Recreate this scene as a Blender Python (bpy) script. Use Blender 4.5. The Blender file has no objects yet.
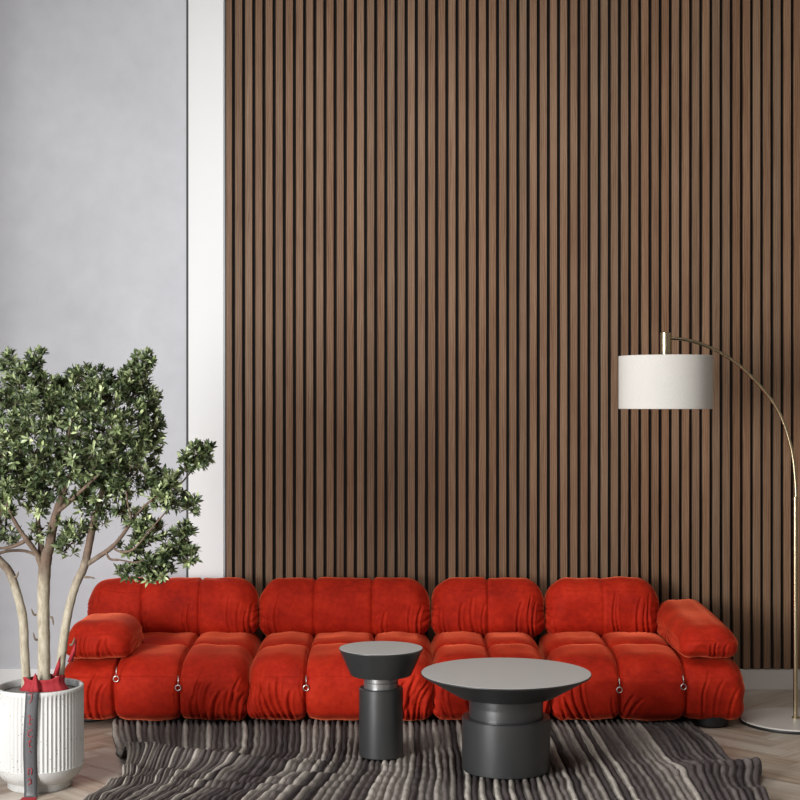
import bpy, math, random
import numpy as np
from mathutils import Vector, noise as mnoise

sc = bpy.context.scene
col = sc.collection
PI = math.pi

# ------------------------------------------------------------------ camera
F, HY, CH = 1450.0, 405.0, 1.5          # focal length in pixels, horizon row, eye height
cd = bpy.data.cameras.new('camera')
cam = bpy.data.objects.new('camera', cd); col.objects.link(cam)
cam.location = (0, 0, CH); cam.rotation_euler = (PI/2, 0, 0)
cd.sensor_width = 36; cd.lens = F/800*36; cd.shift_y = (HY-400)/800
cd.clip_start = 0.05; cd.clip_end = 60
sc.camera = cam

# ------------------------------------------------------------------ light
w = bpy.data.worlds.new('world'); sc.world = w; w.use_nodes = True
w.node_tree.nodes['Background'].inputs[0].default_value = (0.85, 0.92, 1.0, 1)
w.node_tree.nodes['Background'].inputs[1].default_value = 1.0

def area(name, loc, rot, sx, sy, power, color):
    l = bpy.data.lights.new(name, 'AREA'); l.shape = 'RECTANGLE'; l.size = sx; l.size_y = sy
    l.energy = power; l.color = color
    o = bpy.data.objects.new(name, l); col.objects.link(o); o.location = loc; o.rotation_euler = rot
    return o
# daylight through the tall window in the left wall plus added fill from overhead and behind the camera
key = area('daylight_left', (-3.5, 1.9, 1.45), (0, 0, 0), 1.5, 1.6, 120, (1.0, 1.0, 1.0))
key.rotation_euler = (Vector((0.5, 7.2, 1.35))-key.location).to_track_quat('-Z', 'Y').to_euler()
area('daylight_left_sky', (-2.66, 2.8, 1.7), (0, -PI/2, 0), 2.9, 2.2, 290, (1.0, 1.0, 1.0))
key.data.spread = math.radians(130)
area('overhead_fill', (0.3, 4.9, 4.30), (0, 0, 0), 1.9, 1.8, 85, (1.0, 0.99, 0.97))  # unseen overhead source, added to brighten seat and table tops
area('rear_fill', (-0.9, -2.72, 2.4), (PI/2, 0, 0), 3.0, 2.3, 12, (1.0, 0.975, 0.94))  # added fill light behind the camera

sc.view_settings.view_transform = 'Standard'
sc.view_settings.look = 'None'
sc.view_settings.exposure = -0.32
sc.view_settings.gamma = 1.0
sc.view_settings.use_curve_mapping = False

# ------------------------------------------------------------------ helpers
def P(px, py, d):
    """the point at depth d that the photograph shows at (px, py)"""
    s = F/d
    return Vector(((px-400)/s, d, CH-(py-HY)/s))

def mesh_obj(name, verts, faces, mat=None, parent=None, smooth=True, loc=None, attrs=None, uv=None):
    me = bpy.data.meshes.new(name)
    if isinstance(verts, np.ndarray): verts = verts.tolist()
    if isinstance(faces, np.ndarray): faces = faces.tolist()
    me.from_pydata(verts, [], faces)
    if smooth: me.polygons.foreach_set('use_smooth', [True]*len(me.polygons))
    if attrs:
        for k, (dom, vals) in attrs.items():
            a = me.attributes.new(k, 'FLOAT', dom)
            a.data.foreach_set('value', np.asarray(vals, dtype=np.float32))
    if uv is not None:
        l = me.uv_layers.new(name='UVMap')
        vi = np.empty(len(me.loops), dtype=np.int32); me.loops.foreach_get('vertex_index', vi)
        l.data.foreach_set('uv', np.asarray(uv, dtype=np.float32)[vi].ravel())
    if mat: me.materials.append(mat)
    me.update()
    o = bpy.data.objects.new(name, me); col.objects.link(o)
    if parent: o.parent = parent
    if loc is not None: o.location = loc
    return o

def empty(name, loc, label=None, cat=None, group=None):
    o = bpy.data.objects.new(name, None); col.objects.link(o); o.location = loc
    o.empty_display_size = 0.1
    tag(o, label, cat, group)
    return o
def tag(o, label=None, cat=None, group=None, kind=None):
    if label: o['label'] = label
    if cat: o['category'] = cat
    if group: o['group'] = group
    if kind: o['kind'] = kind
    return o

class MB:
    def __init__(s): s.v = []; s.f = []
    def box(s, x0, x1, y0, y1, z0, z1):
        n = len(s.v)
        s.v += [(x0,y0,z0),(x1,y0,z0),(x1,y1,z0),(x0,y1,z0),(x0,y0,z1),(x1,y0,z1),(x1,y1,z1),(x0,y1,z1)]
        s.f += [tuple(n+i for i in q) for q in ((0,3,2,1),(4,5,6,7),(0,1,5,4),(1,2,6,5),(2,3,7,6),(3,0,4,7))]
        return s
    def lathe(s, prof, cx=0, cy=0, seg=96, radf=None):
        n = len(s.v); m = len(prof)
        for (r, z) in prof:
            for k in range(seg):
                a = 2*PI*k/seg
                rr = r if radf is None else radf(r, z, a)
                s.v.append((cx+rr*math.cos(a), cy+rr*math.sin(a), z))
        for i in range(m-1):
            for k in range(seg):
                k2 = (k+1) % seg
                s.f.append((n+i*seg+k, n+i*seg+k2, n+(i+1)*seg+k2, n+(i+1)*seg+k))
        if prof[0][0] > 1e-6: s.f.append(tuple(n+k for k in range(seg))[::-1])
        if prof[-1][0] > 1e-6: s.f.append(tuple(n+(m-1)*seg+k for k in range(seg)))
        return s
    def tube(s, pts, radii, seg=10, caps=True):
        pts = [Vector(p) for p in pts]; n0 = len(s.v)
        up = Vector((0.13, 1, 0.21)).normalized()
        for i, p in enumerate(pts):
            t = (pts[min(i+1, len(pts)-1)]-pts[max(i-1, 0)]).normalized()
            a = t.cross(up)
            if a.length < 1e-3: a = t.cross(Vector((1,0,0)))
            a.normalize(); b = t.cross(a)
            r = radii[i] if hasattr(radii, '__len__') else radii
            for k in range(seg):
                q = p+a*(r*math.cos(2*PI*k/seg))+b*(r*math.sin(2*PI*k/seg))
                s.v.append(tuple(q))
        for i in range(len(pts)-1):
            for k in range(seg):
                k2 = (k+1) % seg
                s.f.append((n0+i*seg+k, n0+(i+1)*seg+k, n0+(i+1)*seg+k2, n0+i*seg+k2))
        if caps:
            s.f.append(tuple(n0+k for k in range(seg)))
            s.f.append(tuple(n0+(len(pts)-1)*seg+k for k in range(seg))[::-1])
        return s
    def torus(s, c, R, r, axis='y', seg=20, sg=8):
        n = len(s.v)
        for i in range(seg):
            a = 2*PI*i/seg
            for k in range(sg):
                b = 2*PI*k/sg
                q = R+r*math.cos(b)
                if axis == 'y': s.v.append((c[0]+q*math.cos(a), c[1]+r*math.sin(b), c[2]+q*math.sin(a)))
                else: s.v.append((c[0]+q*math.cos(a), c[1]+q*math.sin(a), c[2]+r*math.sin(b)))
        for i in range(seg):
            for k in range(sg):
                s.f.append((n+i*sg+k, n+((i+1)%seg)*sg+k, n+((i+1)%seg)*sg+(k+1)%sg, n+i*sg+(k+1)%sg))
        return s
    def build(s, name, mat, parent=None, smooth=False, loc=None, **kw):
        return mesh_obj(name, s.v, s.f, mat, parent, smooth, loc, **kw)

def smooth_path(pts, n=8):
    pts = [Vector(p) for p in pts]; out = []
    for i in range(len(pts)-1):
        p0 = pts[max(i-1,0)]; p1 = pts[i]; p2 = pts[i+1]; p3 = pts[min(i+2, len(pts)-1)]
        for k in range(n):
            t = k/n
            out.append(0.5*((2*p1)+(p2-p0)*t+(2*p0-5*p1+4*p2-p3)*t*t+(3*p1-p0-3*p2+p3)*t**3))
    out.append(pts[-1]); return out

def bevel(o, width, seg=2):
    m = o.modifiers.new('bevel', 'BEVEL'); m.width = width; m.segments = seg; m.limit_method = 'ANGLE'
    m.angle_limit = math.radians(40)
    return o
def auto_smooth(o, deg=35):
    """mark edges sharper than deg as sharp on a smooth shaded mesh"""
    import bmesh
    bm = bmesh.new(); bm.from_mesh(o.data)
    for e in bm.edges:
        if len(e.link_faces) == 2 and e.calc_face_angle(0) > math.radians(deg): e.smooth = False
    for f in bm.faces: f.smooth = True
    bm.to_mesh(o.data); bm.free()
    return o

# ------------------------------------------------------------------ materials
class Mat:
    def __init__(s, name, base=(.5,.5,.5), rough=.5, metal=0.0, **kw):
        s.m = bpy.data.materials.new(name); s.m.use_nodes = True
        s.nt = s.m.node_tree; s.n = s.nt.nodes; s.l = s.nt.links
        s.b = s.n['Principled BSDF']
        s.b.inputs['Base Color'].default_value = (*base, 1)
        s.b.inputs['Roughness'].default_value = rough
        s.b.inputs['Metallic'].default_value = metal
        for k, v in kw.items(): s.b.inputs[k.replace('_', ' ')].default_value = v
    def node(s, t, **kw):
        n = s.n.new(t)
        for k, v in kw.items(): setattr(n, k, v)
        return n
    def coords(s, scale=(1,1,1), kind='Object'):
        tc = s.node('ShaderNodeTexCoord'); mp = s.node('ShaderNodeMapping')
        mp.inputs['Scale'].default_value = scale
        s.l.new(tc.outputs[kind], mp.inputs[0]); return mp.outputs[0]
    def noise(s, vec, scale, detail=4, rough=.55):
        n = s.node('ShaderNodeTexNoise'); n.inputs['Scale'].default_value = scale
        n.inputs['Detail'].default_value = detail; n.inputs['Roughness'].default_value = rough
        if vec is not None: s.l.new(vec, n.inputs['Vector'])
        return n.outputs['Fac']
    def ramp(s, fac, stops, interp='LINEAR'):
        r = s.node('ShaderNodeValToRGB'); r.color_ramp.interpolation = interp
        e = r.color_ramp.elements
        while len(e) < len(stops): e.new(0.5)
        for el, (p, c) in zip(e, stops): el.position = p; el.color = (*c, 1)
        s.l.new(fac, r.inputs[0]); return r.outputs[0]
    def mix(s, fac, a, b, mode='MIX'):
        m = s.node('ShaderNodeMix', data_type='RGBA', blend_type=mode)
        for sock, val in ((m.inputs['Factor'], fac), (m.inputs[6], a), (m.inputs[7], b)):
            if isinstance(val, (int, float)): sock.default_value = val
            elif isinstance(val, tuple): sock.default_value = (*val, 1)
            else: s.l.new(val, sock)
        return m.outputs[2]
    def math(s, op, a, b=0.0):
        m = s.node('ShaderNodeMath', operation=op)
        for i, v in enumerate((a, b)):
            if isinstance(v, (int, float)): m.inputs[i].default_value = v
            else: s.l.new(v, m.inputs[i])
        return m.outputs[0]
    def attr(s, name):
        a = s.node('ShaderNodeAttribute'); a.attribute_name = name; return a.outputs['Fac']
    def color(s, out): s.l.new(out, s.b.inputs['Base Color']); return s
    def rough(s, out): s.l.new(out, s.b.inputs['Roughness']); return s
    def bump(s, h, strength=.3, dist=.01):
        b = s.node('ShaderNodeBump'); b.inputs['Strength'].default_value = strength
        b.inputs['Distance'].default_value = dist
        s.l.new(h, b.inputs['Height']); s.l.new(b.outputs[0], s.b.inputs['Normal']); return s

# plaster
M = Mat('grey_plaster', rough=.85)
v = M.coords(); a = M.noise(v, 1.3, 5, .6); b = M.noise(v, 9, 4)
M.color(M.ramp(M.math('ADD', M.math('MULTIPLY', a, .7), M.math('MULTIPLY', b, .3)), [(.3, (.50,.505,.53)), (.7, (.62,.625,.65))]))
M.bump(b, .08, .004); plaster = M.m
white_paint = Mat('white_paint', (.80,.80,.79), .5).m
room_paint = Mat('room_paint', (.20,.19,.18), .8).m
ceil_paint = Mat('ceiling_paint', (.34,.335,.33), .8).m
skirting = Mat('skirting_paint', (.62,.58,.54), .5).m
gap_shade = Mat('gap_shade', (.075,.075,.075), .9).m
metal_profile = Mat('grey_profile', (.25,.25,.25), .4, .6).m
felt = Mat('black_felt', (.012,.010,.009), .95).m

# walnut slats
M = Mat('walnut', rough=.5)
tone = M.attr('tone')
tc = M.node('ShaderNodeTexCoord'); sep = M.node('ShaderNodeSeparateXYZ'); M.l.new(tc.outputs['Object'], sep.inputs[0])
cmb = M.node('ShaderNodeCombineXYZ')
M.l.new(M.math('MULTIPLY', sep.outputs['X'], 26), cmb.inputs[0]); M.l.new(M.math('MULTIPLY', tone, 37.0), cmb.inputs[1])
M.l.new(M.math('MULTIPLY', sep.outputs['Z'], 2.2), cmb.inputs[2])
g1 = M.noise(cmb.outputs[0], 1.0, 6, .65)
cmb2 = M.node('ShaderNodeCombineXYZ')
M.l.new(M.math('MULTIPLY', sep.outputs['X'], 14), cmb2.inputs[0]); M.l.new(M.math('MULTIPLY', tone, 91.0), cmb2.inputs[1])
M.l.new(M.math('MULTIPLY', sep.outputs['Z'], 1.1), cmb2.inputs[2])
wv = M.node('ShaderNodeTexWave'); wv.bands_direction = 'X'; wv.inputs['Scale'].default_value = 2.2
wv.inputs['Distortion'].default_value = 9; wv.inputs['Detail'].default_value = 3; M.l.new(cmb2.outputs[0], wv.inputs['Vector'])
g = M.math('ADD', M.math('MULTIPLY', g1, .7), M.math('MULTIPLY', wv.outputs['Fac'], .3))
c1 = M.ramp(g, [(.25, (.120,.056,.028)), (.5, (.192,.102,.055)), (.75, (.255,.148,.086))])
c2 = M.ramp(g, [(.25, (.130,.068,.038)), (.5, (.192,.115,.068)), (.75, (.245,.160,.102))])
cc = M.mix(tone, c1, c2)
k = M.ramp(M.math('FRACT', M.math('MULTIPLY', tone, 7.31)), [(0, (.88,.88,.88)), (1, (1.10,1.10,1.10))])
M.color(M.mix(1.0, cc, k, 'MULTIPLY')); M.b.inputs['Specular IOR Level'].default_value = .28; M.bump(g1, .12, .002); walnut = M.m

# herringbone planks
M = Mat('oak_floor', rough=.42)
tone = M.attr('tone'); uvn = M.node('ShaderNodeUVMap')
mp = M.node('ShaderNodeMapping'); M.l.new(uvn.outputs[0], mp.inputs[0]); mp.inputs['Scale'].default_value = (2.2, 30, 1)
cmb = M.node('ShaderNodeVectorMath', operation='ADD'); M.l.new(mp.outputs[0], cmb.inputs[0])
cz = M.node('ShaderNodeCombineXYZ'); M.l.new(M.math('MULTIPLY', tone, 53), cz.inputs[2]); M.l.new(cz.outputs[0], cmb.inputs[1])
g = M.noise(cmb.outputs[0], 1.0, 6, .6)
ca = M.ramp(g, [(.25, (.17,.115,.075)), (.5, (.32,.245,.18)), (.8, (.47,.39,.31))])
cb = M.ramp(g, [(.25, (.33,.27,.215)), (.5, (.44,.385,.32)), (.8, (.54,.49,.42))])
M.color(M.mix(tone, ca, cb)); M.bump(g, .1, .002); oak = M.m

# velvet
M = Mat('red_velvet', rough=.75)
v = M.coords(); a = M.noise(v, 7, 5, .6); b = M.noise(v, 45, 3); c = M.noise(v, 420, 2)
M.color(M.ramp(M.math('ADD', M.math('MULTIPLY', a, .65), M.math('MULTIPLY', b, .35)),
               [(.3, (.23,.007,.002)), (.5, (.36,.013,.003)), (.72, (.50,.026,.007))]))
M.b.inputs['Sheen Weight'].default_value = 1.0; M.b.inputs['Sheen Roughness'].default_value = .30
M.b.inputs['Sheen Tint'].default_value = (1.0, .20, .09, 1)
M.b.inputs['Specular IOR Level'].default_value = .15
M.bump(M.math('ADD', M.math('MULTIPLY', b, .6), M.math('MULTIPLY', c, .4)), .22, .004); velvet = M.m

# rug
M = Mat('rug_wool', rough=.95)
tone = M.attr('tone'); v = M.coords()
n1 = M.noise(v, 30, 4, .7); n2 = M.noise(v, 260, 3, .7)
cr = M.ramp(tone, [(0, (.042,.034,.034)), (.35, (.095,.079,.076)), (.7, (.215,.188,.165)), (1, (.38,.342,.30))])
k = M.ramp(M.math('ADD', M.math('MULTIPLY', n1, .5), M.math('MULTIPLY', n2, .5)), [(.3, (.62,.62,.62)), (.7, (1.3,1.3,1.3))])
M.color(M.mix(1.0, cr, k, 'MULTIPLY')); M.b.inputs['Specular IOR Level'].default_value = .1
M.bump(n2, .6, .006); rugmat = M.m

# tables
M = Mat('graphite_lacquer', (.024,.025,.025), .36); v = M.coords(); a = M.noise(v, 60, 3)
M.rough(M.ramp(a, [(.3, (.33,.33,.33)), (.7, (.36,.36,.36))])); M.b.inputs['Specular IOR Level'].default_value = .85; graphite = M.m
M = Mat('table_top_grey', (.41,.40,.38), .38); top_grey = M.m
M = Mat('brushed_neck', (.30,.30,.30), .32, .8); neck_metal = M.m

# lamp
M = Mat('linen_shade', rough=.85); v = M.coords((1,1,1)); a = M.noise(M.coords((90,90,900)), 1, 2); b = M.noise(M.coords((700,700,60)), 1, 2)
M.color(M.ramp(M.math('MULTIPLY', M.math('ADD', a, b), .5), [(.3, (.50,.475,.435)), (.7, (.60,.575,.535))])); linen = M.m
M = Mat('brass', (.50,.41,.26), .26, 1.0); brass = M.m
M = Mat('lamp_base_stone', (.50,.47,.43), .38); base_stone = M.m
black = Mat('black_plastic', (.008,.008,.008), .5).m
steel = Mat('steel', (.55,.53,.5), .28, 1.0).m
bulbm = Mat('bulb_glass', (.85,.85,.82), .3).m

# pot, soil, bark, leaves
M = Mat('terrazzo', rough=.55); v = M.coords()
vo = M.node('ShaderNodeTexVoronoi'); vo.inputs['Scale'].default_value = 75; M.l.new(v, vo.inputs['Vector'])
spot = M.math('LESS_THAN', vo.outputs['Distance'], .16)
hide = M.math('GREATER_THAN', M.noise(v, 28, 2), .52)
M.color(M.mix(M.math('MULTIPLY', spot, hide), (.50,.495,.475), (.15,.14,.13))); terrazzo = M.m
M = Mat('grey_gravel', rough=.9); v = M.coords(); vo = M.node('ShaderNodeTexVoronoi'); vo.inputs['Scale'].default_value = 130; M.l.new(v, vo.inputs['Vector'])
M.color(M.ramp(vo.outputs['Distance'], [(0, (.28,.27,.25)), (1, (.10,.095,.085))])); M.bump(vo.outputs['Distance'], .6, .006); gravel = M.m
M = Mat('bark', rough=.85); v = M.coords((1,1,.35)); a = M.noise(v, 60, 5, .7); b = M.noise(M.coords(), 14, 3)
z = M.node('ShaderNodeSeparateXYZ'); M.l.new(M.coords(), z.inputs[0])
c1 = M.ramp(a, [(.3, (.20,.16,.11)), (.5, (.33,.29,.215)), (.75, (.44,.395,.31))])
c2 = M.ramp(a, [(.3, (.06,.038,.025)), (.7, (.16,.105,.072))])
up = M.ramp(M.math('ADD', z.outputs['Z'], M.math('MULTIPLY', b, .2)), [(.0, (0,0,0)), (.5, (0,0,0)), (.78, (1,1,1))])
rr = M.node('ShaderNodeRGBToBW'); M.l.new(up, rr.inputs[0])
age = M.math('MULTIPLY', M.math('SUBTRACT', M.math('ADD', z.outputs['Z'], M.math('MULTIPLY', b, .25)), .86), 6)
cl = M.node('ShaderNodeClamp'); M.l.new(age, cl.inputs[0])
M.color(M.mix(cl.outputs[0], c1, c2)); M.bump(a, .5, .004); bark = M.m
M = Mat('leaf', rough=.34); tone = M.attr('tone')
M.color(M.ramp(tone, [(0, (.016,.026,.011)), (.45, (.050,.072,.028)), (.75, (.16,.20,.085)), (1, (.46,.52,.27))]))
leafm = M.m
twigm = Mat('young_twig', (.10,.075,.045), .8).m
shootm = Mat('dark_shoot', (.13,.095,.065), .8).m
redcloth = Mat('red_cloth', (.28,.010,.016), .8).m
ribbon_grey = Mat('ribbon_satin', (.055,.055,.058), .42).m
red_ink = Mat('red_ink', (.34,.015,.03), .6).m

# ------------------------------------------------------------------ room shell
XL, XR, YB, YN, ZC = -2.55, 3.7, 7.66, -2.6, 4.15
o = MB().box(XL-.2, XR+.2, YB+.0, YB+.2, -.1, ZC+.1).build('wall_back', plaster); tag(o, kind='structure')
wall_back = o
# left wall with a window opening
wy0, wy1, wz0, wz1 = .9, 6.2, .1, 3.5
o = (MB().box(XL-.2, XL, YN, wy0, 0, ZC).box(XL-.2, XL, wy1, YB, 0, ZC)
     .box(XL-.2, XL, wy0, wy1, 0, wz0).box(XL-.2, XL, wy0, wy1, wz1, ZC)).build('wall_left', room_paint); tag(o, kind='structure')
o = MB().box(XR, XR+.2, YN, YB, 0, ZC).build('wall_right', room_paint); tag(o, kind='structure')
o = (MB().box(XL-.2, XR+.2, YN-.2, YN, 0, .6).box(XL-.2, XR+.2, YN-.2, YN, 3.3, ZC)
     .box(XL-.2, -2.5, YN-.2, YN, .6, 3.3).box(.7, XR+.2, YN-.2, YN, .6, 3.3)).build('wall_front', room_paint); tag(o, kind='structure')
sx0, sx1, sy0, sy1 = -.7, 1.3, 4.0, 5.8          # opening added for the overhead fill
o = (MB().box(XL-.2, sx0, YN-.2, YB+.2, ZC, ZC+.12).box(sx1, XR+.2, YN-.2, YB+.2, ZC, ZC+.12)
     .box(sx0, sx1, YN-.2, sy0, ZC, ZC+.12).box(sx0, sx1, sy1, YB+.2, ZC, ZC+.12)).build('ceiling', ceil_paint); tag(o, kind='structure')
# frames with mullions: left window and the two added fill openings
m = MB()
for xx in (sx0, (sx0+sx1)/2-.025, sx1-.05): m.box(xx, xx+.05, sy0, sy1, ZC+.06, ZC+.10)
m.box(sx0, sx1, sy0, sy0+.05, ZC+.06, ZC+.10).box(sx0, sx1, sy1-.05, sy1, ZC+.06, ZC+.10)
tag(m.build('added_window_3', metal_profile), kind='structure')  # frame added around the overhead fill, out of view
m = MB()
for yy in (wy0, wy1-.05): m.box(XL-.14, XL-.09, yy, yy+.05, wz0, wz1)
m.box(XL-.14, XL-.09, wy0+.05, wy1-.05, wz0, wz0+.05).box(XL-.14, XL-.09, wy0+.05, wy1-.05, wz1-.05, wz1)
tag(m.build('window_1', metal_profile), kind='structure')
m = MB()
for xx in (-2.5, -.95, .65): m.box(xx, xx+.05, YN-.14, YN-.09, .6, 3.3)
m.box(-2.45, .65, YN-.14, YN-.09, .6, .65).box(-2.45, .65, YN-.14, YN-.09, 3.25, 3.3)
tag(m.build('added_window_2', metal_profile), kind='structure')  # unseen frame added to go with the rear fill

# herringbone floor
def floor():
    V, Fc, T, U = [], [], [], []
    L, W = .60, .12
    rnd = random.Random(4)
    base = mb_v = None
    c = math.cos(PI/4)
    def plank(ax, ay, horiz):
        lx, ly = (L, W) if horiz else (W, L)
        g = .0011
        pts = [(ax+g, ay+g), (ax+lx-g, ay+g), (ax+lx-g, ay+ly-g), (ax+g, ay+ly-g)]
        wp = [((x-y)*c, (x+y)*c) for x, y in pts]
        cx = sum(p[0] for p in wp)/4; cy = sum(p[1] for p in wp)/4
        if not (XL-.15 < cx < XR+.15 and YN-.15 < cy-0 < YB+.15): return
        n = len(V); t = rnd.random()
        for p in wp: V.append((p[0], p[1], 0.0))
        Fc.append((n, n+1, n+2, n+3)); T.extend([t]*4)
        if horiz: U.extend([(0,0),(L,0),(L,W),(0,W)])
        else: U.extend([(0,0),(0,W),(L,W),(L,0)])
    # classic herringbone: staggered L shapes along the diagonal
    k = int(L/W)
    R = 90
    for i in range(-R, R):
        for j in range(-R, R):
            # on a grid of W squares, horizontal planks start where (i-j) mod 2k == 0, vertical where == k
            q = (i-j) % (2*k)
            if q == 0: plank(i*W, j*W, True)
            if q == (2*k-1): plank(i*W, j*W-(k-1)*W, False) if False else None
            if q == k: pass
    for i in range(-R, R):
        for j in range(-R, R):
            if (i-j) % (2*k) == k: plank(i*W, j*W-(k-1)*W+0, False)
    n = len(V)
    V.extend([(XL-.2,YN-.2,-.003),(XR+.2,YN-.2,-.003),(XR+.2,YB+.2,-.003),(XL-.2,YB+.2,-.003)])
    Fc.append((n,n+1,n+2,n+3)); T.extend([.0]*4); U.extend([(0,0)]*4)
    return mesh_obj('floor', V, Fc, oak, None, False, attrs={'tone': ('POINT', T)}, uv=U)
tag(floor(), kind='structure')

# white tall panel between plaster and slats, with gap shade painted as a dark strip, and grey edge profile
sw = F/YB
x0 = (189.2-400)/sw; x1 = (224.3-400)/sw
o = MB().box(x0, x1, YB-.03, YB, 0, ZC).build('trim_1', white_paint); bevel(o, .002); tag(o, kind='structure')
o = MB().box(x0-.015, x0, YB-.004, YB, 0, ZC).build('gap_shade_strip', gap_shade); tag(o, kind='structure')
o = MB().box(x1+.001, x1+.009, YB-.034, YB, 0, ZC).build('trim_3', metal_profile); tag(o, kind='structure')

# slat cladding: felt backing plus individual slats in one mesh
SF = YB-.032                       # slat face
ss = F/SF
per = 10.165/ss; gap = 3.3/ss
xa = (226.2-400)/ss
first_gap = (233.5-400)/ss
MB().box(xa, XR, YB-.010, YB-.0005, .108, ZC).build('felt_backing', felt, wall_back)
V, Fc, T = [], [], []
rnd = random.Random(11)
def slat(a, b):
    n = len(V); t = rnd.random(); bv = .0015
    prof = [(a, YB-.010), (a, SF+bv), (a+bv, SF), (b-bv, SF), (b, SF+bv), (b, YB-.010)]
    for z in (.112, ZC):
        for p in prof: V.append((p[0], p[1], z))
    for i in range(5): Fc.append((n+i, n+i+1, n+6+i+1, n+6+i))
    Fc.append((n+5, n+4, n+3, n+2, n+1, n)); T.extend([t]*12)
slat(xa, first_gap-gap/2)
x = first_gap
while x+per-gap/2 < XR:
    slat(x+gap/2, x+per-gap/2); x += per
mesh_obj('wood_slats', V, Fc, walnut, wall_back, False, attrs={'tone': ('POINT', T)})
o = MB().box(xa, XR, YB-.028, YB, 0, .108).build('baseboard_back', skirting); bevel(o, .003); tag(o, kind='structure')
o = MB().box(XL, x0-.016, YB-.018, YB, 0, .108).build('baseboard_left', white_paint); bevel(o, .003); tag(o, kind='structure')

# ------------------------------------------------------------------ rug
def interp(xs, ys, x): return np.interp(x, xs, ys)
def build_rug():
    NR, PER, NV = 98, 9, 330
    d0, d1 = 6.80, 4.95
    rnd = np.random.RandomState(3)
    nu = NR*PER+1
    ui = np.arange(nu)/(nu-1)
    vi = np.linspace(0, 1, NV)
    U, Vv = np.meshgrid(ui, vi, indexing='ij')
    D = d0+(d1-d0)*Vv
    ku = np.array([0, .075, .15, .237, .35, .44, .55, .75, .92, 1.0])
    kd = np.array([6.8, 6.30, 6.02, 5.85, 5.50, 4.95])
    xb = -1.354+ku*2.722
    tab = np.array([
        xb,
        [-1.235, -1.06, -.88, -.655, -.375, -.150, .143, .69, 1.15, 1.372],
        [-1.15, -1.02, -.875, -.655, -.375, -.150, .143, .69, 1.16, 1.385],
        [-1.10, -1.01, -.905, -.715, -.41, -.160, .143, .69, 1.18, 1.43],
        [-1.17, -1.07, -.97, -.82, -.53, -.22, .125, .69, 1.17, 1.39],
        [-1.32, -1.21, -1.10, -.95, -.60, -.28, .10, .69, 1.17, 1.37]])
    # smooth interpolation in d (cosine) then u (linear, blurred)
    Xd = np.empty((len(ku), NV))
    dd = d0+(d1-d0)*vi
    for j in range(len(ku)):
        col_ = np.interp(-dd, -kd, tab[:, j])
        kern = np.ones(31)/31
        Xd[j] = np.convolve(np.pad(col_, 15, 'edge'), kern, 'valid')
    X = np.empty_like(U)
    for c in range(NV):
        r = np.interp(ui, ku, Xd[:, c]); k2 = np.ones(41)/41
        rp = np.concatenate([r[0]+(r[1]-r[0])*np.arange(-20, 0), r, r[-1]+(r[-1]-r[-2])*np.arange(1, 21)])
        X[:, c] = np.convolve(rp, k2, 'valid')
    ribi = np.minimum((U*NR).astype(int), NR-1)
    t = U*NR-ribi-.5
    prof = np.sqrt(np.clip(1-(2.2*t)**2, 0, 1))
    lump = np.zeros_like(U); wob = np.zeros_like(U)
    for r in range(NR):
        m_ = ribi == r
        ph = rnd.rand(4)*7
        dl = D[m_]
        lump[m_] = .0022*np.sin(dl*31+ph[0])+.0016*np.sin(dl*67+ph[1])
        wob[m_] = .0022*np.sin(dl*11+ph[2])+.0010*np.sin(dl*29+ph[3])
    fw = np.clip(1.15-U/.5, .18, 1); wob += fw*np.clip((6.42-D)/.25, 0.12, 1)*(.007*np.sin(D*19+U*9)+.005*np.sin(D*33-U*23))
    Z = .009+(.018+lump*.8)*prof
    # folds
    lf = np.clip(1-U/.46, 0, 1)
    cen = 6.02-.36*U+.015*np.sin(U*40)
    ridge = .080*lf**.9*np.clip(.8+U*3, 0, 1)*np.exp(-((D-cen)/.080)**2)
    cen2 = 5.83-.25*U+.02*np.sin(U*31+1)
    ridge2 = .028*np.clip(1-U/.55, 0, 1)**.6*np.exp(-((D-cen2)/.045)**2)*(.6+.4*np.sin(U*55))
    cen3 = 5.66+.05*np.sin(U*13)
    ridge3 = .016*np.clip(1-U/.5, 0, 1)*np.exp(-((D-cen3)/.04)**2)
    small = .006*np.clip(1-abs(U-.35)/.3, 0, 1)*np.sin(D*70+U*33)*np.clip((6.15-D)/.2, 0, 1)*np.clip((D-5.4)/.2, 0, 1)
    # rumpled right edge
    re = np.clip((U-.86)/.14, 0, 1)
    er = re**1.5*(.050*np.exp(-((D-5.84)/.10)**2)*(1+.18*np.sin(D*60+U*40))+.022*np.exp(-((D-6.3)/.2)**2)+.025*np.exp(-((D-5.5)/.08)**2))
    er2 = .012*np.exp(-((U-.93)/.025)**2)*(1+np.sin(D*9))
    H = ridge+ridge2+ridge3+small*.8+er+er2
    Z = Z+H
    X = X+wob+.03*re*np.exp(-((D-5.84)/.09)**2)
    Y = D+ridge*.55+ridge2*.3          # crest leans back over itself
    X = X+ridge*.05
    top = np.stack([X, Y, Z], -1).reshape(-1, 3)
    bot = np.stack([X, Y, np.maximum(H*.93-.002, .002)], -1)
    idx = np.arange(nu*NV).reshape(nu, NV)
    q = np.stack([idx[:-1, :-1], idx[:-1, 1:], idx[1:, 1:], idx[1:, :-1]], -1).reshape(-1, 4)
    # coarse underside
    bi = np.arange(0, nu, PER); bj = np.arange(0, NV, 5)
    if bj[-1] != NV-1: bj = np.append(bj, NV-1)
    # keep borders aligned with the fine top by giving the underside the full border resolution
    bi = np.arange(nu); bj = np.arange(NV)
    bb = bot.reshape(-1, 3); n = len(top)
    q2 = (np.stack([idx[:-1, :-1], idx[1:, :-1], idx[1:, 1:], idx[:-1, 1:]], -1)[::1]).reshape(-1, 4)+n
    side = []
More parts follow.
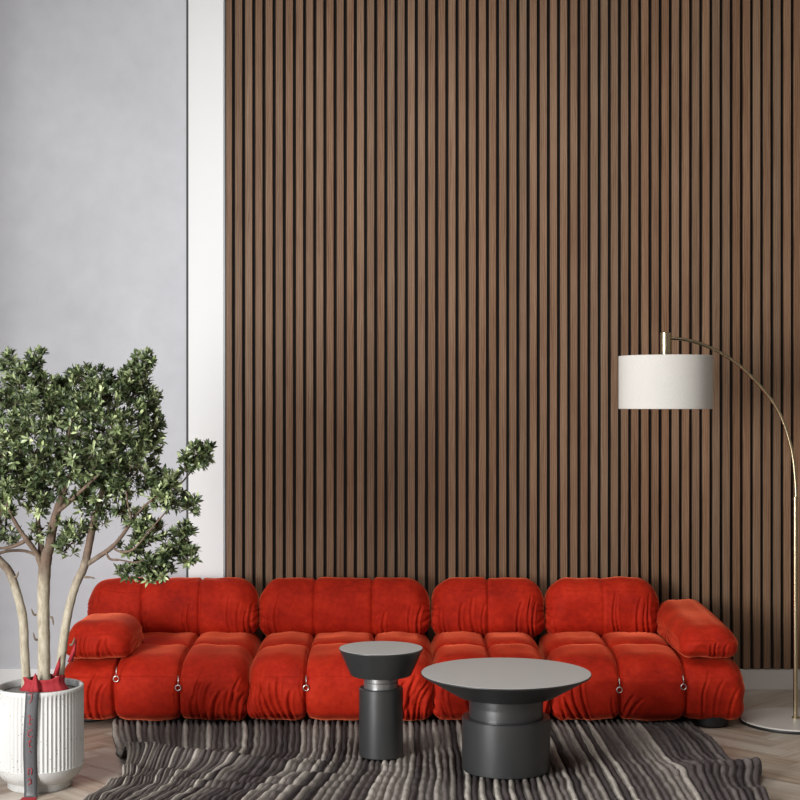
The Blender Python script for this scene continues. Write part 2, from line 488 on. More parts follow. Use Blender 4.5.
    for j in range(NV-1):
        side.append((idx[0, j], idx[0, j]+n, idx[0, j+1]+n, idx[0, j+1]))
        side.append((idx[-1, j], idx[-1, j+1], idx[-1, j+1]+n, idx[-1, j]+n))
    for i in range(nu-1):
        side.append((idx[i, 0], idx[i+1, 0], idx[i+1, 0]+n, idx[i, 0]+n))
        side.append((idx[i, -1], idx[i, -1]+n, idx[i+1, -1]+n, idx[i+1, -1]))
    tone = rnd.rand(NR)
    for r in range(NR):                      # alternate light and dark yarns with irregular runs
        tone[r] = np.clip((.66 if r % 2 == 0 else .30)+rnd.uniform(-.42, .42), 0, 1)
    tv = tone[ribi].reshape(-1)
    tvb = np.full(n, .12)
    F_ = np.concatenate([q[:, ::-1], q2[:, ::-1], np.array(side)])
    return mesh_obj('striped_rug', np.concatenate([top, bb]), F_, rugmat, None, True,
                    attrs={'tone': ('POINT', np.concatenate([tv, tvb]))})
rug = build_rug()
tag(rug, 'grey striped rug of thick ribbed rolls, rumpled at its left side, under the tables', 'rug')

# ------------------------------------------------------------------ sofa
def cushion(name, x0, x1, y0, y1, z0, z1, r, mat, parent, gx=(), gy=(), gz=(), creases=(), puff=.0, sp=(.0055,.011,.0055),
            gdep=.042, gwid=.030, side_gather=0.0, taper=None, seed=0, tilt=0.0, shape=2.0, rbot=1.0):
    hx, hy, hz = (x1-x0)/2, (y1-y0)/2, (z1-z0)/2
    cx, cy, cz = (x0+x1)/2, (y0+y1)/2, (z0+z1)/2
    nx, ny, nz = [max(6, int(2*h/s)) for h, s in zip((hx, hy, hz), sp)]
    ax = np.linspace(-hx, hx, nx+1); ay = np.linspace(-hy, hy, ny+1); az = np.linspace(-hz, hz, nz+1)
    I = -np.ones((nx+1, ny+1, nz+1), dtype=np.int64)
    surf = np.zeros_like(I, dtype=bool)
    surf[0] = surf[-1] = True; surf[:, 0] = surf[:, -1] = True; surf[:, :, 0] = surf[:, :, -1] = True
    ii = np.argwhere(surf); I[surf] = np.arange(len(ii))
    p = np.stack([ax[ii[:, 0]], ay[ii[:, 1]], az[ii[:, 2]]], -1)
    h = np.array([hx, hy, hz]); rr = np.minimum(np.array(r if hasattr(r, '__len__') else (r, r, r)), h*.98)
    kk = np.clip(.5-p[:, 2]/(1.2*hz), 0, 1)[:, None]; kk = kk*kk*(3-2*kk)
    rr = rr[None]*(1-kk)+rr[None]*rbot*kk
    q = np.clip(p, -(h-rr), h-rr)
    e = (p-q)/rr
    ln = (np.abs(e)**shape).sum(-1)**(1/shape)
    # spread the projection evenly: use tan-warped cube to sphere mapping
    e2 = np.tan(e*PI/4)
    nn = e2/np.linalg.norm(e2, axis=-1, keepdims=True)
    pos = q+nn*rr
    nrm = nn/rr; nrm /= np.linalg.norm(nrm, axis=-1, keepdims=True)
    disp = np.zeros(len(p))
    # puffed faces between seams
    u, v_, w_ = pos[:, 0]/hx, pos[:, 1]/hy, pos[:, 2]/hz
    disp += puff*(1-np.clip(u, -1, 1)**4)*np.where(abs(nrm[:, 2]) > .5, (1-np.clip(v_, -1, 1)**2), (1-np.clip(w_, -1, 1)**2))
    for g in gx:
        gpos, gd = (g if isinstance(g, tuple) else (g, 1.0))
        dx = np.abs(pos[:, 0]-(gpos-cx))
        disp -= gd*gdep*(.55*np.exp(-dx/gwid)+.50*np.exp(-(dx/.0065)**2))
    for g, gd in gy:
        dy = np.abs(pos[:, 1]-(g-cy))
        disp -= np.clip(nrm[:, 2], 0, 1)**.5*gd*(.7*np.exp(-dy/.035)+.3*np.exp(-(dy/.009)**2))
    for g, gd in gz:
        dz = np.abs(pos[:, 2]-(g-cz))
        disp -= gd*np.exp(-(dz/.012)**2)
    front = np.clip(-nrm[:, 1]*1.6, 0, 1)
    for (ax_, az_, bx_, bz_, dep, wid) in creases:
        a = np.array([ax_-cx, az_-cz]); b = np.array([bx_-cx, bz_-cz]); ab = b-a
        pp = pos[:, (0, 2)]-a
        t = np.clip((pp@ab)/(ab@ab), 0, 1)
        # a gentle bow
        nb = np.array([-ab[1], ab[0]])*.08
        dist = np.linalg.norm(pp-t[:, None]*ab-np.sin(t*PI)[:, None]*nb, axis=-1)
        prof = np.exp(-(dist/wid)**2)-.45*np.exp(-((dist-wid*2.1)/wid)**2)
        disp -= dep*front*prof*(1-t)**.45*np.minimum(1, (t*12+.4))
    rs = np.random.RandomState(seed)
    if side_gather:
        # gathers that fan from the piped ends of the cushion
        for s_ in (-1, 1):
            ang = np.arctan2(pos[:, 2], -pos[:, 1])
            fall = np.exp(-(hx-s_*pos[:, 0]).clip(0)/.035)
            disp += side_gather*fall*(np.sin(ang*17+s_)+.5*np.sin(ang*31+s_*2))*np.clip(-pos[:, 2]/hz*.7+.5, 0.1, 1)
    ph = rs.rand(6)*6
    disp += .0022*np.sin(pos[:, 0]*23+ph[0]+2*np.sin(pos[:, 2]*11))*np.sin(pos[:, 2]*27+ph[1])+.0016*np.sin(pos[:, 0]*47+pos[:, 2]*31+ph[2])
    disp += .0028*np.sin(pos[:, 0]*13+ph[3])*np.sin(pos[:, 1]*15+ph[4])
    pos = pos+nrm*disp[:, None]
    if taper is not None: pos = taper(pos, h)
    if tilt:
        c_, s_ = math.cos(tilt), math.sin(tilt)
        y, z = pos[:, 1].copy(), pos[:, 2].copy()
        pos[:, 1] = y*c_-z*s_; pos[:, 2] = y*s_+z*c_
    pos += np.array([cx, cy, cz])
    fs = []
    def quads(A, flip):
        a = np.stack([A[:-1, :-1], A[1:, :-1], A[1:, 1:], A[:-1, 1:]], -1).reshape(-1, 4)
        fs.append(a[:, ::-1] if flip else a)
    quads(I[:, :, 0], True); quads(I[:, :, -1], False)
    quads(I[:, 0, :], False); quads(I[:, -1, :], True)
    quads(I[0], True); quads(I[-1], False)
    return mesh_obj(name, pos, np.concatenate(fs), mat, parent, True)

SX = 215.0
def fx(px, s=SX): return (px-400)/s
rnd = random.Random(5)
sofa = empty('modular_sofa', (0, 7.1, 0), 'long red velvet modular sofa with tufted puffy cushions against the slatted wall', 'sofa')
def reloc(o):            # children are authored in world space; shift into the sofa's frame
    o.location = -Vector(o.parent.location) if o.parent is sofa else (0, 0, 0)
    return o

def fan(xc, zb, n, spread, length, side=0):
    """creases that rise from the bottom seam at xc and spread outwards"""
    out = []
    for k in range(n):
        t = (k+.5)/n-.5
        x = xc+t*spread
        L = length*rnd.uniform(.6, 1.25)
        lean = t*.05+side*.045*rnd.uniform(.5, 1.3)
        out.append((x, zb, x+lean, zb+L, rnd.uniform(.013, .024), rnd.uniform(.0045, .007)))
    return out

SY0, SY1 = 6.68, 7.60
def seat(x0, x1, grooves, creases, seed, armx=None):
    def tp(pos, h):
        if armx is not None:                                     # flat shoulder that carries the armrest
            a_ = armx-(x0+x1)/2; sd = 1 if a_ > 0 else -1
            kk = np.clip((sd*(pos[:, 0]-a_))/.02, 0, 1)*np.clip(pos[:, 2]/h[2], 0, 1)**2
            pos[:, 2] -= .010*kk
        k = np.clip((-pos[:, 2]/h[2]), 0, 1)**2
        pos[:, 1] += np.where(pos[:, 1] < 0, .030*k, 0)         # tucks under at the hem
        pos[:, 0] *= 1-.018*k
        # back part of the seat is slightly lower
        pos[:, 2] += .018*np.clip(pos[:, 1]/h[1]*1.3, -1.3, .05)*np.clip(pos[:, 2]/h[2]*2, 0, 1)
        return pos
    return reloc(cushion('seat_cushion', x0, x1, SY0, SY1, .030, .337, (.085, .17, .10), velvet, sofa, rbot=.55, gdep=.040, gwid=.022,
                 gx=grooves, gy=((7.06, .020),), creases=creases, puff=.016, side_gather=.007, taper=tp, seed=seed))
B = .05
s1 = seat(fx(60), fx(248.6), (fx(116), fx(181)),
     fan(fx(90), B, 4, .13, .20, .4)+fan(fx(205), B, 4, .12, .19, .7)+fan(fx(236), B, 5, .08, .18, .5)+
     [(fx(178), .10, fx(186), .33, .004, .004), (fx(120), .1, fx(124), .3, .004, .005), (fx(199), B, fx(204), .29, .014, .006)], 1, fx(116))
s2 = seat(fx(246.8), fx(434), (fx(306), fx(372)),
     fan(fx(259), B, 5, .09, .20, -.7)+fan(fx(284), B, 4, .11, .21, -.7)+fan(fx(425), B, 4, .06, .18, .8)+fan(fx(407), B, 4, .1, .2, .9)+
     [(fx(310), B, fx(303), .32, .006, .004)], 2)
s3 = seat(fx(432.5), fx(551), (fx(491),),
     fan(fx(443), B, 5, .07, .19, -.6)+fan(fx(540), B, 4, .06, .18, .6)+fan(fx(480), B, 3, .08, .16, -.3), 3)
s4 = seat(fx(551.5), fx(745), (fx(618.5), fx(684)),
     fan(fx(580), B, 3, .10, .20, -.8)+[(fx(621), B, fx(632), .17, .012, .006), (fx(614), B, fx(610), .16, .010, .005), (fx(626), B, fx(640), .15, .010, .006),
      (fx(701), B, fx(708), .30, .011, .005), (fx(713), B, fx(722), .27, .007, .006), (fx(728), B, fx(735), .20, .008, .006)]+fan(fx(560), B, 3, .04, .17, -.4), 4, fx(684))

SB = 195.0
def back(x0, x1, grooves, creases, seed):
    xm = (x0+x1)/2
    creases = creases+[(xm, .578, x0+.05, .570, .007, .0035), (xm, .578, x1-.05, .570, .007, .0035)]     # top seam
    def tp(pos, h):
        k = np.clip((-pos[:, 2]/h[2]), 0, 1)**2
        pos[:, 0] *= 1-.020*k
        pos[:, 1] += np.where(pos[:, 1] < 0, .02*k, 0)
        return pos
    return reloc(cushion('backrest', x0, x1, 7.325, 7.575, .305, .606, (.115, .115, .125), velvet, sofa, rbot=.7,
                 gx=grooves, creases=creases, puff=.006, gdep=.015, gwid=.009, side_gather=.006, taper=tp, seed=seed, tilt=-.06))
def bx(px): return (px-400)/198.0
BB = .32
def vfan(xs, z1, dep=.014):
    return [(bx(x), BB, bx(x+rnd.uniform(-3, 3)), z1+rnd.uniform(-.06, .04), dep*rnd.uniform(.6, 1.2), rnd.uniform(.004, .006)) for x in xs]
b1 = back((88.5-400)/SB, (259-400)/SB, ((142.5-400)/197, (199.7-400)/197), vfan((97, 104, 145, 148, 186, 191, 232, 241, 247, 252), .52, .013), 11)
b2 = back((260-400)/SB, (429.5-400)/SB, ((314.5-400)/197, (372.5-400)/197), vfan((266, 271, 277, 375, 385, 412, 419), .50, .013), 12)
b3 = back((431-400)/SB, (543.5-400)/SB, (((488-400)/197, .9),), vfan((438, 443, 448, 463, 476, 484, 519, 531, 535), .53, .013), 13)
b4 = back((545-400)/SB, (658-400)/SB, (((603-400)/197, .3),), vfan((553, 558, 617, 621, 640, 647, 652), .52, .013), 14)

def arm(x0, x1, y0, y1, creases, seed, gy=(), slope=0.0):
    def tp(pos, h):
        k = np.clip((-pos[:, 2]/h[2]), 0, 1)**2
        pos[:, 1] += np.where(pos[:, 1] < 0, .02*k, 0)
        t = (pos[:, 1]/h[1]+1)/2
        pos[:, 2] += np.where(pos[:, 2] > -.02, slope*(t-.6), 0)*np.clip((pos[:, 2]+.02)/.05, 0, 1)
        return pos
    return reloc(cushion('armrest', x0, x1, y0, y1, .318, .488, (.105, .13, .105), velvet, sofa, gy=gy, rbot=.55,
                 creases=creases, puff=.006, side_gather=.003, taper=tp, seed=seed))
def axp(px): return (px-400)/216.0
a1 = arm(-1.56, -1.25, 6.70, 7.14, [(axp(83), .335, axp(84), .44, .012, .005), (axp(86), .335, axp(88), .43, .010, .005),
        (axp(99), .335, axp(103), .42, .012, .006), (axp(112), .335, axp(108), .43, .009, .006), (axp(76), .335, axp(77), .42, .008, .005)], 21)
a2 = arm(1.305, 1.575, 6.70, 7.55, [(axp(712), .33, axp(712), .42, .010, .005), (axp(715), .33, axp(717), .43, .012, .005),
        (axp(725), .33, axp(727), .41, .007, .005)], 22, slope=.045)
# pull rings hanging on the seams
for base, px, py in ((s1, 116, 679), (s1, 178, 688), (s2, 306, 688), (s4, 619.5, 690), (s4, 683.5, 687)):
    p = P(px, py, 6.665)
    m = MB().torus(p, .0125, .0028).tube([p+Vector((0,.004,.0125)), p+Vector((.001,.002,.03)), p+Vector((-.001,.012,.055))], .0026, 8)
    m.build('pull_ring', steel, base, True)
# low black feet
for (x, y) in ((-1.47, 6.93), (-1.47, 7.45), (-.80, 6.86), (-.63, 7.45), (.08, 6.86), (.25, 7.45), (.62, 6.86), (.80, 7.45), (1.46, 6.80), (1.46, 7.45)):
    m = MB().lathe([(0,0), (.070,0), (.078,.008), (.078,.075), (0,.075)], x, y, 40)
    o = m.build('foot', black, sofa, True); auto_smooth(o); reloc(o)
    if abs(y-6.86) < .001 or abs(x-.62) < .001: o.location.z += .027; o.scale.z = .60

# ------------------------------------------------------------------ tables
def table(name, x, y, prof_top, neck, colp, label, cat):
    t = empty(name, (x, y, .027), label, cat)
    z = lambda L: [(r, h-.027) for r, h in L]
    rt, zt, rb, zb = prof_top
    o = MB().lathe(z([(0, zb), (rb-.003, zb), (rb, zb+.002), (rt-.0015, zt-.007), (rt, zt-.004), (rt, zt-.0012), (rt-.0015, zt)]), seg=128).build('tabletop', graphite, t, True); auto_smooth(o, 25)
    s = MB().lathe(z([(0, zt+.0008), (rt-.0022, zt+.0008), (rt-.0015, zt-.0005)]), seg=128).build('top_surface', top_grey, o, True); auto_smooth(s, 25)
    rn, n0, n1 = neck; dn = .002 if rn < .1 else .0004
    o = MB().lathe(z([(rn, n0), (rn, n0+(n1-n0)*.50), (rn-dn, n0+(n1-n0)*.54), (rn, n0+(n1-n0)*.58), (rn, n1+.002)]), seg=96).build('neck', neck_metal if rn < .1 else graphite, t, True); auto_smooth(o, 25)
    rc, c1 = colp
    o = MB().lathe(z([(0, .027), (rc-.004, .027), (rc, .031), (rc, c1-.004), (rc-.004, c1), (rn+.004, c1), (rn+.003, c1-.004), (0, c1-.004)]), seg=128).build('column', graphite, t, True); auto_smooth(o, 25)
    return t
table('side_table', (381-400)/237.7, 6.10, (.1765, .478, .128, .366), (.073, .308, .366), (.0925, .314),
      'small graphite side table with flared round top, left of the wide table', 'side table')
table('coffee_table', (506-400)/246.8, 5.876, (.344, .416, .205, .328), (.150, .234, .328), (.1785, .240),
      'wide round graphite coffee table with shallow bowl shaped top on thick drum base', 'coffee table')

# ------------------------------------------------------------------ arc lamp
LD = 6.843; LX = (795.5-400)/(F/LD)
lamp = empty('arc_floor_lamp', (LX, LD, 0), 'brass arc floor lamp with pale linen drum shade beside right end of the sofa', 'floor lamp')
def lp(px, py): 
    p = P(px, py, LD); return (p.x-LX, 0, p.z)
o = MB().lathe([(0,0), (.252,0), (.256,.003), (.256,.017), (.253,.020), (0,.020)], seg=128).build('base', base_stone, lamp, True); auto_smooth(o, 25)
o2 = MB().lathe([(.2562,.001), (.2572,.002), (.2572,.013), (.2562,.014)], seg=128).build('base_rim', black, o, True)
o = MB().lathe([(.0105,.0205), (.0105, lp(796,500)[2]), (.0125, lp(796,500)[2]), (.0125, lp(796,500)[2]+.012), (.007, lp(796,500)[2]+.014)], seg=32)
o.lathe([(.0175,.0203), (.0175,.028), (.0105,.030)], seg=32)
o = o.build('pole', brass, lamp, True); auto_smooth(o, 30)
arc = smooth_path([lp(796,503), lp(795.7,485), lp(792.7,455), lp(785.5,427.5), lp(775.5,406), lp(760,386), lp(740,366), lp(720,352.5), lp(700,343.5), lp(684,339.5), lp(669,338)], 8)
MB().tube(arc, .0078, 14).build('arm', brass, lamp, True)
sx = (665.6-400)/(F/LD)-LX
zt, zb = lp(0,356)[2], lp(0,409)[2]
ztp = lp(0,332.5)[2]
o = MB().lathe([(0,zt-.09), (.0255,zt-.09), (.0265,zt-.085), (.0265,ztp-.002), (.0245,ztp), (0,ztp)], sx, 0, 48).build('socket', brass, lamp, True); auto_smooth(o, 30)
b_ = MB().lathe([(0,zt-.20), (.02,zt-.193), (.03,zt-.17), (.026,zt-.14), (.014,zt-.10), (.014,zt-.088)], sx, 0, 32).build('bulb', bulbm, lamp, True)
R = 46.6/(F/LD)
# drum: outer skin, rolled rims, inner skin
o = MB().lathe([(R-.003,zb), (R,zb+.0015), (R,zt-.0015), (R-.003,zt), (R-.006,zt-.0015), (R-.006,zb+.0015), (R-.003,zb)], sx, 0, 128)
shade = o.build('lamp_shade', linen, lamp, True); auto_smooth(shade, 50)
m = MB()
for k in range(3):
    a = 2*PI*k/3+.4
    m.tube([(sx+.02*math.cos(a), .02*math.sin(a), zt-.012), (sx+(R-.004)*math.cos(a), (R-.004)*math.sin(a), zt-.006)], .002, 6)
m.build('shade_spider', brass, shade, True)

# ------------------------------------------------------------------ potted tree
TD = 5.715; TX = -1.419
tree = empty('potted_tree', (TX, TD, 0), 'green leafy tree with three pale trunks in a white ribbed planter beside the sofa', 'potted plant')
PR, PH = .1695, .396
nrib = 64
def radf(r, z, a):
    if r > PR-.004 and .088 < z < PH-.016:
        return r-.0045*(.5-.5*math.cos(nrib*a))**.7
    return r
prof = [(0,0), (.120,0), (.124,.004), (.124,.026), (.128,.030), (.150,.047), (.162,.064), (.1675,.080), (PR,.088), (PR,.0885)]
prof += [(PR, .092+i*(PH-.02-.092)/6) for i in range(7)]
prof += [(PR,PH-.015), (PR,PH-.003), (PR-.003,PH), (PR-.011,PH), (PR-.014,PH-.003), (PR-.014,PH-.05)]
pot = MB().lathe(prof, 0, 0, nrib*8, radf).build('pot', terrazzo, tree, True); auto_smooth(pot, 50)
rs = random.Random(2)
m = MB(); m.lathe([(PR-.013,PH-.026), (.11,PH-.020), (.05,PH-.015), (0,PH-.014)], 0, 0, 64)
m.build('soil', gravel, tree, True)

def T(px, py, dy=0.0):
    p = P(px, py, TD+dy); return Vector((p.x-TX, p.y-TD, p.z))
def trunk(name, pts, radii, knobs=()):
    pa = smooth_path([T(*p) for p in pts], 7)
    n = len(pa); rr = []
    for i in range(n):
        t = i/(n-1)*(len(radii)-1); k = min(int(t), len(radii)-2)
        r = radii[k]+(radii[k+1]-radii[k])*(t-k)
        r *= 1+.03*math.sin(i*1.3+pa[i].x*40)+.02*math.sin(i*2.9)
        rr.append(r)
    m = MB(); m.tube(pa, rr, 14)
    for (px, py, dx, dz) in knobs:                 # little pruned side shoots
        m_ = MB()
        a = T(px, py, -.012)
        m_.tube(smooth_path([a, a+Vector((dx*.6, -.006, dz*.2)), a+Vector((dx, -.010, dz))], 4), [.0048]*4+[.0038]*3+[.0022]*2, 8)
        m_.build('side_shoot', shootm, tree, True)
    return m
A = trunk('A', [(26,690), (26,676), (24.5,650), (23,619), (17.5,595), (10,573), (1,562), (-12,548), (-24,525,.03), (-30,495,.05)], [.0185,.0175,.0175,.0175,.0165,.0165,.016,.014,.010,.006], [(15,577,.016,.022)])
A.tube(smooth_path([T(-5,555), T(8,551,.02), T(25,551,.03), T(38,556,.01)], 5), [.006]*16, 8)
A.tube(smooth_path([T(-12,548), T(-4,530,-.05), T(2,505,.0), T(6,470,.08)], 5), [.008]*10+[.005]*6, 8)
A.build('trunk', bark, tree, True)
Bt = trunk('B', [(44,692), (44,676), (44,642), (43.5,610), (44,580), (46,558), (50,545), (53,526), (58,508), (63,494,-.02), (69,479,-.04), (74,467,-.05), (78,448,-.05), (84,420,-.04)],
      [.027,.025,.0235,.0235,.0245,.024,.019,.0175,.016,.013,.011,.009,.007,.004], [(37,640,-.012,.03), (51,617,.012,-.03), (36,615,-.015,.025)])
Bt.tube(smooth_path([T(44,572), T(38,556,-.01), T(27,540,-.03), (T(18,527,-.04)), T(10,512,-.05), T(2,488,-.06)], 6), [.0145]*6+[.011]*8+[.008]*8+[.006]*9, 10)
Bt.tube(smooth_path([T(40,561), T(41,540,.03), T(38,520,.06), T(40,490,.1), T(36,450,.1)], 6), [.012]*8+[.009]*8+[.006]*9, 10)
Bt.tube(smooth_path([T(57,512), T(68,503,-.06), T(80,492,-.10), T(92,481,-.12), T(103,470,-.14)], 6), [.009]*8+[.0065]*9+[.0045]*8, 8)
Bt.tube(smooth_path([T(74,467,-.05), T(69,455,-.1), T(68,440,-.14), T(72,420,-.16)], 6), [.007]*6+[.005]*13, 8)
Bt.tube(smooth_path([T(27,540,-.03), T(14,546,-.03), T(-2,548,-.03), T(-14,540,-.02)], 6), [.0075]*10+[.005]*9, 8)
Bt.tube(smooth_path([T(53,520), T(60,510,.06), T(68,500,.08), T(74,497,.1)], 6), [.008]*10+[.005]*9, 8)
Bt.build('trunk', bark, tree, True)
Ct = trunk('C', [(59,690), (60,672), (63,645), (67,619), (72,597), (77,582), (84,567), (88,550), (92,530), (96,512), (101,495,.02), (108,470,.04), (118,440,.04), (130,405,.03), (142,372,.0)],
      [.0185,.0175,.0175,.017,.0165,.0165,.017,.0155,.0145,.013,.011,.009,.007,.005,.003], [(84,577,.045,-.004), (70,645,.02,.03)])
Ct.tube(smooth_path([T(86,565), T(98,557,-.01), T(111,548,-.02), T(121,537,-.03), T(130,524,-.03), T(138,513,-.03), T(152,500,-.02), T(172,492,0), T(192,470,.02), T(197,455,.02)], 5), [.0095]*12+[.0075]*12+[.0045]*12+[.003]*10, 10)
Ct.tube(smooth_path([T(127,529,-.03), T(131,518,-.05), T(128,505,-.06), T(126,490,-.07)], 5), [.005]*8+[.0035]*8, 8)
Ct.tube(smooth_path([T(106,552,-.02), T(110,559,-.03), T(120,560,-.04), T(138,562,-.04), T(160,552,-.02), T(185,540,0)], 5), [.005]*10+[.0032]*16, 8)
Ct.tube(smooth_path([T(113,548,-.02), T(122,552,-.05), T(135,548,-.07), T(150,530,-.07), T(172,505,-.03)], 5), [.0045]*10+[.003]*11, 8)
Ct.build('trunk', bark, tree, True)

def foliage():
    rs = random.Random(77)
    V, Fc, Tn = [], [], []
    tw = MB()
    # px, py, rx, ry, whorls, depth spread
    clumps = [(75,440,72,50,250,.24), (30,430,48,58,170,.22), (-15,450,40,60,120,.22), (112,425,42,46,130,.18), (125,465,32,32,80,.14),
              (10,362,9,10,12,.04), (36,357,8,9,12,.04), (24,376,17,13,26,.07), (48,392,22,18,34,.1), (12,396,20,14,22,.1),
              (92,378,24,12,40,.1), (80,392,34,16,44,.12), (143,362,9,9,16,.04), (136,376,14,12,24,.06), (145,398,14,18,30,.08), (152,420,11,12,20,.06),
              (150,440,12,14,20,.07), (118,388,20,14,28,.08), (60,480,45,24,70,.18), (15,490,26,20,38,.16), (95,490,22,14,26,.12),
              (197,455,13,12,27,.05), (186,462,8,10,10,.04), (208,450,6,6,8,.03), (168,496,17,15,36,.07), (172,480,10,8,12,.05), (190,504,9,9,12,.04),
              (160,478,9,8,9,.04), (140,520,14,11,17,.06), (150,532,16,12,20,.06), (131,545,12,12,12,.05), (184,533,11,10,16,.05), (176,547,12,8,12,.04),
              (188,553,9,11,14,.04), (166,556,10,8,10,.04), (150,562,15,9,15,.05), (130,572,12,8,13,.05), (150,575,14,7,12,.05), (163,571,10,6,9,.04),
              (70,545,12,12,15,.07), (60,530,11,9,9,.06), (78,528,12,8,10,.06), (100,524,8,8,6,.05), (36,508,12,8,10,.06), (8,535,14,9,9,.07), (3,515,12,10,9,.07),
              (40,497,10,12,12,.05), (95,508,18,8,12,.08), (122,508,8,10,8,.05), (35,534,8,8,6,.05), (122,480,14,14,20,.1)]
    for (cx, cy, rx, ry, n, dz) in clumps:
        c0 = T(cx, cy)
        sz = 1/253.7
        for _ in range(int(n*1.45)):
            while True:
                a, b, c = rs.uniform(-1,1), rs.uniform(-1,1), rs.uniform(-1,1)
                l2 = a*a+b*b+c*c
                if l2 <= 1: break
            l = math.sqrt(l2)+1e-6
            k = (l**.55)/l                       # favour the shell
            p = c0+Vector((a*k*rx*sz, c*k*dz, -b*k*ry*sz))
            out = Vector((a*.9, c*.9, -b*.7+.55)).normalized()
            out = (out+Vector((rs.gauss(0,.35), rs.gauss(0,.35), rs.gauss(0,.3)))).normalized()
            # twig
            q = p-out*rs.uniform(.018,.035)
            tw.tube([q, (p+q)/2+Vector((rs.gauss(0,.003), rs.gauss(0,.003), 0)), p], [.0016,.0013,.001], 4, caps=False)
            u = out.orthogonal().normalized(); w_ = out.cross(u)
            nl = rs.randint(7, 11); ph0 = rs.random()*6
            ct = rs.gauss(.50, .17)
            for i in range(nl):
                ph = ph0+2*PI*i*.382
                el = rs.uniform(.25, 1.15) if i > 1 else rs.uniform(1.1, 1.5)
                d = (out*math.sin(el)+(u*math.cos(ph)+w_*math.sin(ph))*math.cos(el)).normalized()
                base = p-out*rs.uniform(0,.016)
                L = rs.uniform(.027,.039); W = L*rs.uniform(.14,.18)
                side = d.cross(out)
                if side.length < .05: side = d.cross(u)
                side.normalize(); up = side.cross(d).normalized()
                n0 = len(V)
                bend = up*(-L*rs.uniform(.02,.16))
                fold = up*(W*.35)
                pts = [base, base+d*L*.30+side*W*.80+fold, base+d*L*.30-side*W*.80+fold, base+d*L*.34,
                       base+d*L*.68+side*W*.98+fold+bend*.4, base+d*L*.68-side*W*.98+fold+bend*.4, base+d*L*.70+bend*.4, base+d*L+bend]
                V.extend([tuple(x) for x in pts])
                Fc.extend([(n0,n0+3,n0+1), (n0,n0+2,n0+3), (n0+3,n0+6,n0+4,n0+1), (n0+2,n0+5,n0+6,n0+3), (n0+6,n0+7,n0+4), (n0+5,n0+7,n0+6)])
                tn = min(1, max(0, ct+rs.gauss(0,.16)+(0.18 if i < 2 else 0)))
                Tn.extend([tn]*8)
    mesh_obj('foliage', V, Fc, leafm, tree, True, attrs={'tone': ('POINT', Tn)})
    tw.build('twigs', twigm, tree, True)
foliage()

# red cloth tied round the trunks
def cloth():
    m = MB(); n = 72; rows = 9
    cx, cy = T(44.5, 684).x+TX, TD-.005
    for j in range(rows):
        v_ = j/(rows-1)
        for i in range(n):
            a = 2*PI*i/n
            peak = .0
            for (pa, w_, h) in ((-PI/2+.9,.35,.012), (-.15,.4,.014), (PI-.1,.3,.010), (PI/2,.5,.012), (-PI/2-1.1,.25,.008)):
                dd = math.atan2(math.sin(a-pa), math.cos(a-pa)); peak += h*math.exp(-(dd/w_)**2)
            z = PH-.020+v_*(.048+peak)
            fl = 1+.025*math.sin(a*9+v_*2)+.02*math.sin(a*17)
            k = (1.05-.20*v_+.06*math.cos(v_*6))*fl
            m.v.append((cx+.086*k*math.cos(a), cy+.046*k*math.sin(a), z))
    for j in range(rows-1):
        for i in range(n):
            i2 = (i+1) % n
            m.f.append((j*n+i, j*n+i2, (j+1)*n+i2, (j+1)*n+i))
    # the knot's pointed front fold
    k0 = len(m.v); c = T(35, 691, -.06); c.x += TX; c.y += TD
    prof = [(.026, PH-.022), (.021, PH-.004), (.013, PH+.018), (.008, PH+.034), (.0045, PH+.047), (.0, PH+.056)]
    m.lathe(prof, c.x, TD-.055, 24, lambda r, z, a: r*(1+.16*math.sin(a*5)))
    o = m.build('red_cloth_wrap', redcloth, None, True)
    md = o.modifiers.new('thickness', 'SOLIDIFY'); md.thickness = .0025; md.offset = 0
    # two pointed dark-red tails that stick up between the trunks
    for (px, py, px2, py2, w_) in ((55.5,676,60.5,655,.012), (70,662,77,638,.011)):
        a = T(px, py, -.03); b = T(px2, py2, -.045)
        t = MB(); s = Vector((w_, 0, 0)); mid = (a+b)/2+Vector((.004,-.008,0))
        t.v = [tuple(Vector((TX,TD,0))+q) for q in (a-s, a+s, mid-s*.8, mid+s*.7, b, mid+Vector((0,-.006,0)), a+Vector((0,-.008,0)))]
        t.f = [(0,6,5,2), (6,1,3,5), (2,5,4), (5,3,4)]
        q = t.build('cloth_tail', redcloth, o, True)
        md = q.modifiers.new('thickness', 'SOLIDIFY'); md.thickness = .002
    return o
tag(cloth(), 'red cloth knotted round the three trunks at the top of the white planter', 'cloth')

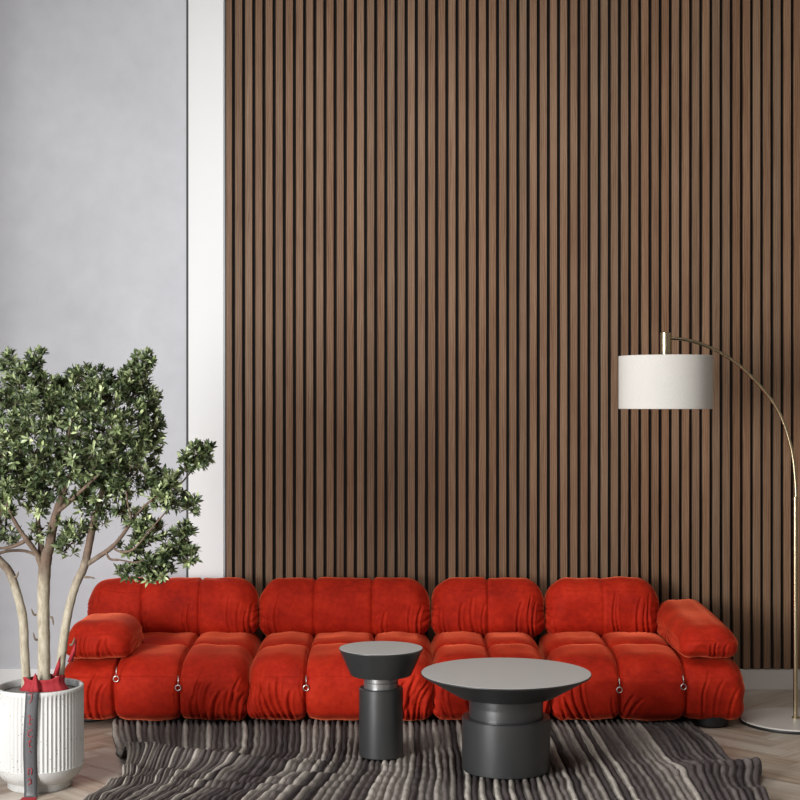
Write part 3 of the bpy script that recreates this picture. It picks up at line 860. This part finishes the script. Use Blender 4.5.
# grey ribbon with red writing hanging down the planter's front
def ribbon():
    xc = (30.7-400)/262.0; hw = 6.6/262
    path = []
    n = 40
    yf = TD-PR-.004
    pts = [(TD-.075, PH-.012), (TD-PR+.02, PH+.001), (TD-PR+.004, PH+.004), (yf-.001, PH-.002)]
    pts += [(yf-.001-.0015*math.sin(i*.9), PH-.03-i*.045) for i in range(8)]
    pts += [(yf-.006, .012), (yf-.014, .004)]
    P3 = smooth_path([(0, y, z) for y, z in pts], 5)
    m = MB()
    for i, p in enumerate(P3):
        sh = .004*math.sin(i*.12)-.0035*(1-p.z/PH)
        for k in range(5):
            t = k/4-.5
            m.v.append((xc+sh+2*hw*t, p.y-.0016*math.cos(t*PI)+ (xc+2*hw*t+1.419)**2*1.5, p.z))
    for i in range(len(P3)-1):
        for k in range(4): m.f.append((i*5+k, i*5+k+1, (i+1)*5+k+1, (i+1)*5+k))
    o = m.build('grey_ribbon', ribbon_grey, None, True)
    md = o.modifiers.new('thickness', 'SOLIDIFY'); md.thickness = .001; md.offset = 1
    # red characters, one above the other
    strokes = [[(28,694),(33,694)], [(32,694),(31.5,700),(29,703)],
               [(28,717),(30,716),(29.5,724)], [(28,725),(32,724)], [(31,720),(32.5,719)],
               [(32.5,730),(29,731),(28,735),(30,737),(32.5,736)],
               [(28,742),(31.5,741)], [(30,740),(29,746),(32,747)], [(29,751),(30.5,752.5)],
               [(27.5,769),(31.5,769),(31,775)], [(28.5,770),(28,775)], [(28,780),(30,779),(31,784)], [(28,785),(30,783)]]
    groups = [strokes[0:2], strokes[2:5], strokes[5:6], strokes[6:9], strokes[9:11], strokes[11:13]]
    for gs in groups:
      t = MB()
      for s in gs:
        pp = []
        for px, py in s:
            q = P(px, py, yf-.0055); pp.append((q.x, q.y, q.z))
        t.tube(smooth_path(pp, 4), .0014, 6)
      t.build('written_character', red_ink, o, True)
    # red end of the ribbon lying on the floor
    e = MB(); z = .003
    x0_, x1_ = xc-.030, xc+.026
    e.box(x0_, x1_, yf-.075, yf-.012, .0012, .0045)
    q = e.build('ribbon_end', redcloth, o)
    q['label'] = 'red end of the ribbon'
    return o
tag(ribbon(), 'dark grey ribbon with red writing hanging down the front of the white planter', 'ribbon')
